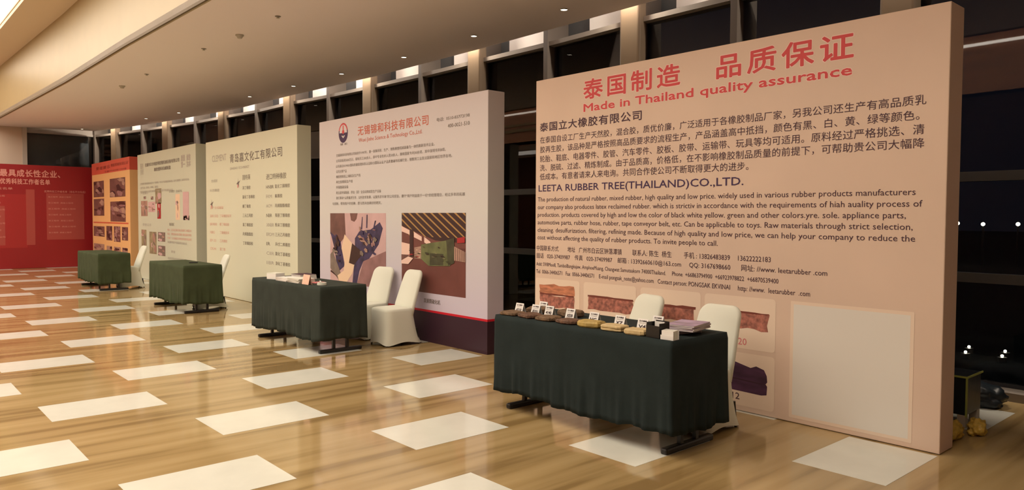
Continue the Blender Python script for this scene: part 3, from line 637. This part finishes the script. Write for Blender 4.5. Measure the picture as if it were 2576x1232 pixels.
make_table((4.15, 18.30), 0.0, 'farthest folding table, between the sage and orange boards', 'plain green cloth over the farthest table', L=1.86, W=0.62, mc=m_clothg, seed=11)

# ------------------------------------------------------------------ covered banquet chairs
def make_chair(label, loc, rz=0.0, lean=0.0, h=0.92):
    """faces -X; origin on the floor at the middle of the seat"""
    t = thing('banquet_chair', label, 'chair', (*loc, 0), rz, 'banquet chairs in ivory stretch covers')
    # skirt + seat: rounded rectangular rings
    ring_n = 40; rows = [(0.0, -0.255, 0.285, 0.222), (0.10, -0.245, 0.245, 0.215), (0.22, -0.238, 0.205, 0.210), (0.34, -0.236, 0.180, 0.208), (0.425, -0.240, 0.170, 0.210), (0.452, -0.236, 0.165, 0.206), (0.462, -0.220, 0.160, 0.190)]
    v = []; f = []
    for z, xa, xb, hw in rows:
        for i in range(ring_n):
            a = 2 * math.pi * (i + 0.5) / ring_n; ca, sa = math.cos(a), math.sin(a); p = 7.0
            rr_ = (abs(ca) ** p + abs(sa) ** p) ** (-1 / p)
            cx = (xa + xb) / 2; x = cx + rr_ * ca * (xb - xa) / 2; y = rr_ * sa * hw
            zz = z
            edge = min(1.0, rr_ - 1.0) / 0.4      # 1 at the corners, 0 mid side
            if z == 0.0: zz = 0.006 + 0.040 * (1 - max(0, edge)) ** 1.5
            v.append((x, y, zz))
    for r in range(len(rows) - 1):
        for i in range(ring_n): j = (i + 1) % ring_n; f.append((r * ring_n + i, r * ring_n + j, (r + 1) * ring_n + j, (r + 1) * ring_n + i))
    f.append(tuple(range((len(rows) - 1) * ring_n, len(rows) * ring_n)))
    mesh_obj('seat_cover', v, f, m_cover, t, smooth=True).data.polygons[len(f) - 1].use_smooth = True
    # back: rounded slab bent backwards
    prof = []                                   # outline (y, s) with s the height along the back
    W0, W1 = 0.205, 0.185
    prof.append((-W0, 0.36)); prof.append((-W0 - 0.002, 0.5)); prof.append((-W1 - 0.01, 0.70))
    R = 0.085
    for a in range(180, 89, -15): prof.append((-W1 + R + R * math.cos(math.radians(a)), h - R + R * math.sin(math.radians(a))))
    prof += [(-y, s) for y, s in prof[::-1]]
    bm = bmesh.new(); loops = []
    for k, (inset, off) in enumerate(((0.016, 0.0), (0.004, 0.010), (0.0, 0.026), (0.004, 0.044), (0.016, 0.054))):
        lp = []
        for y, s in prof:
            sy = y - math.copysign(inset, y); ss = s - (inset if s > h - R * 1.2 else 0)
            x = 0.100 + 0.36 * max(0, (ss - 0.38)) ** 1.1 + off + lean * ss
            lp.append(bm.verts.new((x, sy, ss)))
        loops.append(lp)
    n = len(prof)
    for a, b in zip(loops[:-1], loops[1:]):
        for i in range(n): j = (i + 1) % n; bm.faces.new((a[i], a[j], b[j], b[i]))
    # front and back faces as strips so that the curve is followed
    half = n // 2
    for lp, flip in ((loops[0], False), (loops[-1], True)):
        for i in range(half - 1):
            q = (lp[i], lp[i + 1], lp[n - 2 - i], lp[n - 1 - i])
            bm.faces.new(q if not flip else q[::-1])
    o = bm_obj('back_cover', bm, m_cover, t, smooth=True)
    for sx, sy in ((-0.222, -0.185), (-0.222, 0.185), (0.235, -0.185), (0.235, 0.185)):
        cyl('leg', (sx, sy, 0.0), (sx * 0.88, sy, 0.20), 0.011, m_blackmetal, t, seg=10)
    return t
make_chair('ivory covered chair beyond the right end of the nearest table, back to the beige board', (4.82, 3.27))
make_chair('ivory covered chair behind the middle of the nearest table, back to the beige board', (5.00, 4.16), -0.22)
make_chair('ivory covered chair fully in view at the right end of the second table', (5.09, 7.95), 0.0)
make_chair('ivory covered chair behind the fully visible one, by the lilac board photos', (5.10, 8.60), 0.22)
make_chair('ivory covered chair in side view behind the table of the ivory board', (4.62, 13.12), -0.15)
make_chair('ivory covered chair in side view behind the farthest table', (4.60, 17.95), 0.0)

# ------------------------------------------------------------------ things on the nearest table
ZT4 = 0.7905
def rubber(name, label, loc, sx, sy, th, m, rz=0.0, seed=0, layers=1, group='raw rubber samples on the nearest table'):
    rnd = random.Random(seed); bm = bmesh.new()
    t = thing(name, label, 'rubber slab', (*loc, ZT4), rz, group)
    for k in range(layers):
        bm = bmesh.new(); n = 14; rings = []
        z0 = k * th * 1.0
        for zz, s in ((0, 0.92), (0.25, 1.0), (0.75, 0.99), (1.0, 0.86)):
            rings.append([bm.verts.new((math.copysign(abs(math.cos(a)) ** 0.55, math.cos(a)) * sx / 2 * s * rs[0], math.copysign(abs(math.sin(a)) ** 0.55, math.sin(a)) * sy / 2 * s * rs[0], z0 + zz * th + (rnd.uniform(-0.12, 0.12) * th if zz == 1 else 0)))
                          for a, rs in [(2 * math.pi * i / n, (1 + 0.05 * math.sin(i * 2.3 + seed + k),)) for i in range(n)]])
        for a, b in zip(rings[:-1], rings[1:]):
            for i in range(n): j = (i + 1) % n; bm.faces.new((a[i], a[j], b[j], b[i]))
        bm.faces.new(rings[0][::-1]); bm.faces.new(rings[-1])
        bm_obj('rubber_sheet', bm, m, t, smooth=False)
    return t
rubber('rubber_slab', 'dark brown rubber slab at the left end of the nearest table', (4.10, 4.60), 0.17, 0.20, 0.028, m_rubber, 0.1, 1)
rubber('rubber_slab', 'brown rubber slab in front row, second from the left', (4.10, 4.385), 0.16, 0.19, 0.030, m_rubber2, -0.1, 2)
rubber('rubber_slab', 'brown rubber slab in front row, third from the left', (4.10, 4.17), 0.17, 0.19, 0.032, m_rubber, 0.15, 3)
rubber('rubber_slab', 'dark reddish rubber slab in front row, fourth from the left', (4.11, 3.955), 0.17, 0.20, 0.030, m_rubber2, 0.0, 4)
rubber('latex_slab', 'ochre yellow rubber block in front row, fifth from the left', (4.10, 3.72), 0.15, 0.20, 0.042, m_latex, 0.2, 5)
rubber('latex_slab', 'ochre rubber block of two layers, sixth from the left', (4.095, 3.49), 0.14, 0.20, 0.020, m_latexp, 0.1, 6, 2)
rubber('latex_slab', 'palest rubber block, right of the ochre two-layer one', (4.085, 3.27), 0.14, 0.19, 0.038, m_latexp, 0.1, 7)
rubber('rubber_slab', 'brown rubber slab in the back row behind the second card', (4.36, 4.56), 0.16, 0.20, 0.045, m_rubber, 0.3, 8)
rubber('rubber_slab', 'thick brown rubber slab in the back row behind the third card', (4.40, 4.22), 0.18, 0.20, 0.050, m_rubber, -0.2, 9)
def tent_card(label, loc, code, head='立大橡胶', rz=0.0, w_=0.095, h_=0.082, mface=None, m_txt=None, group='small tent cards naming the rubber samples'):
    t = thing('tent_card', label, 'card', (*loc, ZT4), rz, group)
    d = 0.026
    bm = bmesh.new()
    th = 0.0012
    v = [(-d, -w_ / 2, 0), (-d, w_ / 2, 0), (0, w_ / 2, h_), (0, -w_ / 2, h_), (d, -w_ / 2, 0), (d, w_ / 2, 0)]
    o = mesh_obj('folded_card', v, [(0, 3, 2, 1), (3, 4, 5, 2)], mface or m_white, t)
    sm = o.modifiers.new('t', 'SOLIDIFY'); sm.thickness = th; sm.offset = -1
    def on_face(txt, y0, y1, s0, s1, m, bold=0.0):
        q = lettering(None, txt, y0, y1, s0 * h_, s1 * h_, m, bold, name='lettering')
        q.parent = t
        for vv in q.data.vertices:
            s = vv.co.z / h_; vv.co = Vector((-d + d * s - 0.0018, vv.co.y, h_ * s + 0.0006))
    if head: on_face(head, w_ * 0.36, -w_ * 0.36, 0.74, 0.88, m_ink, 0.03)
    if code:
        on_face('————————', w_ * 0.36, -w_ * 0.36, 0.62, 0.64, m_inkg)
        on_face(code, w_ * 0.32, -w_ * 0.34, 0.20, 0.48, m_txt or m_ink, 0.035)
    return t
cards = [((4.225, 4.645), 'A510', 'leftmost on the nearest table'), ((4.255, 4.475), '8201', 'second from the left in the front row'), ((4.46, 4.60), 'A240', 'standing highest in the back row over the brown slabs'),
         ((4.285, 4.345), '4140', 'third in the front row, over the dark brown slabs'), ((4.285, 4.105), 'XE30', 'just left of the ochre rubber block'), ((4.265, 3.835), 'HG', 'behind the ochre rubber block'),
         ((4.275, 3.585), 'XZ', 'behind the two-layer ochre block'), ((4.255, 3.355), 'V4', 'behind the palest block, left of the black holder'), ((4.47, 3.385), 'UP2', 'behind the black holder beside the brochures')]
for (loc, code, lb) in cards:
    tent_card('small white tent card ' + lb, loc, code)
# black holder
t = thing('leaflet_holder', 'open black plastic holder between the palest rubber block and the white card box', 'holder', (4.085, 3.10, ZT4), -0.1)
bm = bmesh.new()
add_box(bm, -0.05, 0.05, -0.06, 0.06, 0, 0.006); add_box(bm, -0.05, -0.046, -0.06, 0.06, 0.006, 0.082); add_box(bm, 0.046, 0.05, -0.06, 0.06, 0.006, 0.108); add_box(bm, -0.046, 0.046, 0.056, 0.06, 0.006, 0.10); add_box(bm, -0.046, 0.046, -0.06, -0.056, 0.006, 0.10)
bm_obj('tray', bm, m_blackmetal, t)
o = box('leaflet', 4.085 + 0.02, 4.085 + 0.028, 3.06, 3.14, ZT4 + 0.0075, ZT4 + 0.103, m_white); tag(o, 'white leaflet standing in the open black holder', 'leaflet')
# card box
t = thing('business_card_box', 'white box of business cards at the right front edge of the nearest table', 'box', (4.065, 2.985, ZT4), 0.05)
bm = bmesh.new(); add_box(bm, -0.035, 0.035, -0.05, 0.05, 0, 0.006); add_box(bm, -0.035, -0.032, -0.05, 0.05, 0.006, 0.03); add_box(bm, 0.032, 0.035, -0.05, 0.05, 0.006, 0.06)
bm_obj('tray', bm, m_white, t)
for k in range(5):
    bm = bmesh.new(); add_box(bm, -0.028 + k * 0.012, -0.019 + k * 0.012, -0.046, 0.046, 0.007, 0.060 + 0.001 * k); bm_obj('card_stack', bm, m_cover if k % 2 else m_white, t)
# brochures
m_mag = mat('magazine_cover', (0.34, 0.25, 0.42), 0.25, var=0.5, scale=6); m_page = mat('paper_edges', (0.62, 0.57, 0.52), 0.7, var=0.2, scale=90, stretch=(0.1, 0.1, 10))
def brochure(label, loc, z, rz, th=0.009, cover=None, group='', w_=0.215, l_=0.297):
    t = thing('brochure', label, 'brochure', (loc[0], loc[1], z), rz, group)
    box('pages', -w_ / 2 + 0.001, w_ / 2 - 0.001, -l_ / 2 + 0.001, l_ / 2 - 0.001, 0.0008, th - 0.0008, m_page, t)
    bm = bmesh.new(); add_box(bm, -w_ / 2, w_ / 2, -l_ / 2, l_ / 2, th - 0.0008, th); add_box(bm, -w_ / 2, w_ / 2, -l_ / 2, l_ / 2, 0, 0.0008)
    bm_obj('cover', bm, cover or m_white, t); return t
ords = ['lowest', 'second', 'third', 'fourth', 'fifth', 'sixth', 'topmost']
for k in range(7):
    brochure('brochure with mauve cover, %s of the pile at the right end of the nearest table' % ords[k], ((4.37, 3.16) if k < 3 else (4.395, 3.075)), ZT4 + 0.0003 + k * 0.0103, math.radians(86 + random.uniform(-5, 5)) if k < 3 else math.radians(99 + random.uniform(-4, 4)), 0.010, m_mag, 'brochure pile at the right end of the nearest table')

# ------------------------------------------------------------------ things on the second table
ZT4 = 0.7905
t = thing('carton', 'small white carton near the left end of the second table', 'box', (4.06, 9.14, ZT4), 0.25)
box('carton_body', -0.07, 0.07, -0.09, 0.09, 0, 0.075, m_white, t, 0.003); box('lid_flap', -0.0705, 0.0705, -0.0905, 0.0905, 0.072, 0.079, m_cover, t)
for k in range(4): brochure('white brochure, %s of the low left pile on the second table' % ['lowest', 'second', 'third', 'topmost'][k], (4.09 + 0.004 * k, 8.82 + 0.006 * (k % 2)), ZT4 + 0.0003 + 0.0103 * k, 0.05 * k, 0.010, m_white, 'left brochure pile on the second table')
for k in range(5): brochure('pale brochure, %s of the pile beside the pink card' % ['lowest', 'second', 'third', 'fourth', 'topmost'][k], (4.10, 8.50 + 0.004 * (k % 2)), ZT4 + 0.0003 + 0.0103 * k, 0.04 * (k % 3), 0.010, m_cover, 'right brochure pile on the second table')
for k in range(6): brochure('catalogue, %s of the pile at the back of the second table' % ['lowest', 'second', 'third', 'fourth', 'fifth', 'topmost, with a dark cover'][k], (4.36, 8.95 + 0.003 * k), ZT4 + 0.0003 + 0.0103 * k, -0.05, 0.010, m_ink if k == 5 else m_white, 'back catalogue pile on the second table')
m_pinkcard = mat('salmon_card', (0.80, 0.50, 0.38), 0.5, var=0.1, scale=20)
tent_card('large salmon pink tent card at the front edge of the second table', (4.03, 8.20), None, None, 0.0, 0.17, 0.115, m_pinkcard, group='')
o = box('booklet', 4.16, 4.28, 8.22, 8.34, ZT4, ZT4 + 0.012, m_redp); tag(o, 'small red booklet lying behind the salmon card', 'booklet')
o = cyl('marker_pen', (4.19, 8.16, ZT4 + 0.0215), (4.24, 8.28, ZT4 + 0.0215), 0.009, m_white, None, 0.007); tag(o, 'white marker pen lying across the red booklet', 'pen')
bm = bmesh.new(); 
bmesh.ops.create_cone(bm, cap_ends=False, segments=28, radius1=0.055, radius2=0.055, depth=0.028); bmesh.ops.create_cone(bm, cap_ends=False, segments=28, radius1=0.036, radius2=0.036, depth=0.028)
vo = [v for v in bm.verts]; 
def ringjoin(bm, z):
    o_ = sorted([v for v in bm.verts if abs(v.co.z - z) < 1e-4 and v.co.xy.length > 0.045], key=lambda v: math.atan2(v.co.y, v.co.x)); i_ = sorted([v for v in bm.verts if abs(v.co.z - z) < 1e-4 and v.co.xy.length < 0.045], key=lambda v: math.atan2(v.co.y, v.co.x))
    for k in range(len(o_)): q = (k + 1) % len(o_); bm.faces.new((o_[k], o_[q], i_[q], i_[k]))
ringjoin(bm, 0.014); ringjoin(bm, -0.014)
o = bm_obj('tape_roll', bm, m_cover); o.location = (4.13, 8.02, ZT4 + 0.014); tag(o, 'cream roll of tape lying flat near the corner of the second table', 'tape')
# small black item on the third table
t = thing('phone', 'small black telephone handset at the back of the third table', 'phone', (4.36, 13.12, ZT4), 1.2)
box('handset_body', -0.025, 0.025, -0.07, 0.07, 0, 0.016, m_blackmetal, t, 0.006); box('screen', -0.02, 0.02, -0.05, 0.05, 0.016, 0.0168, m_navy, t)

# ------------------------------------------------------------------ things behind the nearest board, far right
t = thing('crate', 'low dark crate with lime edges behind the right end of the nearest board', 'crate', (6.34, 1.90, 0))
box('body', 0, 0.34, 0, 0.42, 0.10, 0.385, m_crate, t, 0.004); box('top_sheet', -0.006, 0.346, -0.006, 0.426, 0.385, 0.397, m_crate, t)
for n_, a in (('lime_edge', (-0.012, 0.352, -0.012, -0.004, 0.388, 0.402)), ('lime_edge', (-0.012, -0.004, -0.004, 0.43, 0.388, 0.402)), ('lime_edge', (-0.010, 0.002, -0.010, 0.002, 0.09, 0.388))): box(n_, *a, m_lime, t)
for x in (0.03, 0.30):
    for y in (0.03, 0.38): box('leg', x - 0.03, x + 0.03, y - 0.03, y + 0.03, 0, 0.10, m_grey, t, 0.004)
def lump(name, label, cat, loc, sx, sy, sz, m, seed, rz=0.0, sub=4, rough=0.25):
    rnd = random.Random(seed); bm = bmesh.new(); bmesh.ops.create_icosphere(bm, subdivisions=sub, radius=1)
    from mathutils import noise
    for v in bm.verts:
        d = 1 + rough * noise.noise(v.co * 2.1 + Vector((seed, 0, 0))) + rough * 0.5 * noise.noise(v.co * 6 + Vector((0, seed, 0)))
        v.co = Vector((v.co.x * sx * d, v.co.y * sy * d, max(0.0, (v.co.z * 0.8 + 0.45)) * sz * (1 + (d - 1) * 0.5)))
    o = bm_obj(name, bm, m, None, smooth=True); o.location = (*loc, 0.001); o.rotation_euler = (0, 0, rz); return tag(o, label, cat)
lump('cloth_bundle', 'dark bundle of folded cloth on the floor by the window sill', 'bundle', (7.28, 2.18), 0.20, 0.30, 0.17, m_crate, 4)
lump('plastic_wrap', 'crumpled yellow plastic wrap at the back corner of the nearest board', 'wrap', (5.99, 1.90), 0.16, 0.075, 0.10, m_yellow, 9, 0.0, 4, 0.4)
lump('plastic_wrap', 'crumpled yellow plastic wrap on the floor before the dark crate', 'wrap', (6.27, 1.80), 0.12, 0.06, 0.085, m_yellow, 12, 0.1, 4, 0.4)

# lamps outside in the dark garden
def ray_pt(px, py, dist):
    d = (fw * F + rr * (px - 1288) - uu * (py - 616)).normalized(); return Vector((0, 0, 1.6)) + d * dist
OUT = [((30, 9.42), 1.40), ((30, 8.61), 1.38), ((30, 7.554), 1.39)]
LOW = [(10.13, 3.02), (9.70, 2.926), (10.12, 2.638), (9.74, 2.567)]
for i, ((x, y), z) in enumerate(OUT):
    t = thing('garden_lamp', 'small warm lamp far outside the window, %s of the upper row' % ['left', 'middle', 'right'][i], 'lamp', (x, y, -0.02), group='lamps seen outside in the dark')
    cyl('post', (0, 0, 0), (0, 0, z), 0.03, m_darkframe, t, seg=8)
    bm = bmesh.new(); bmesh.ops.create_icosphere(bm, subdivisions=2, radius=0.065); bmesh.ops.translate(bm, vec=(0, 0, z + 0.08), verts=bm.verts); bm_obj('globe', bm, m_lamp, t, smooth=True)
for i, (x, y) in enumerate(LOW):
    t = thing('ground_lamp', 'small bright ground lamp outside the window, %s of the lower group' % ['upper left', 'lower left', 'upper right', 'lower right'][i], 'lamp', (x, y, -0.02), group='lamps seen outside in the dark')
    cyl('housing', (0, 0, 0), (0, 0, 0.06), 0.05, m_darkframe, t, seg=10)
    bm = bmesh.new(); bmesh.ops.create_icosphere(bm, subdivisions=2, radius=0.016); bmesh.ops.translate(bm, vec=(0, 0, 0.075), verts=bm.verts); bm_obj('globe', bm, m_lamp, t, smooth=True)
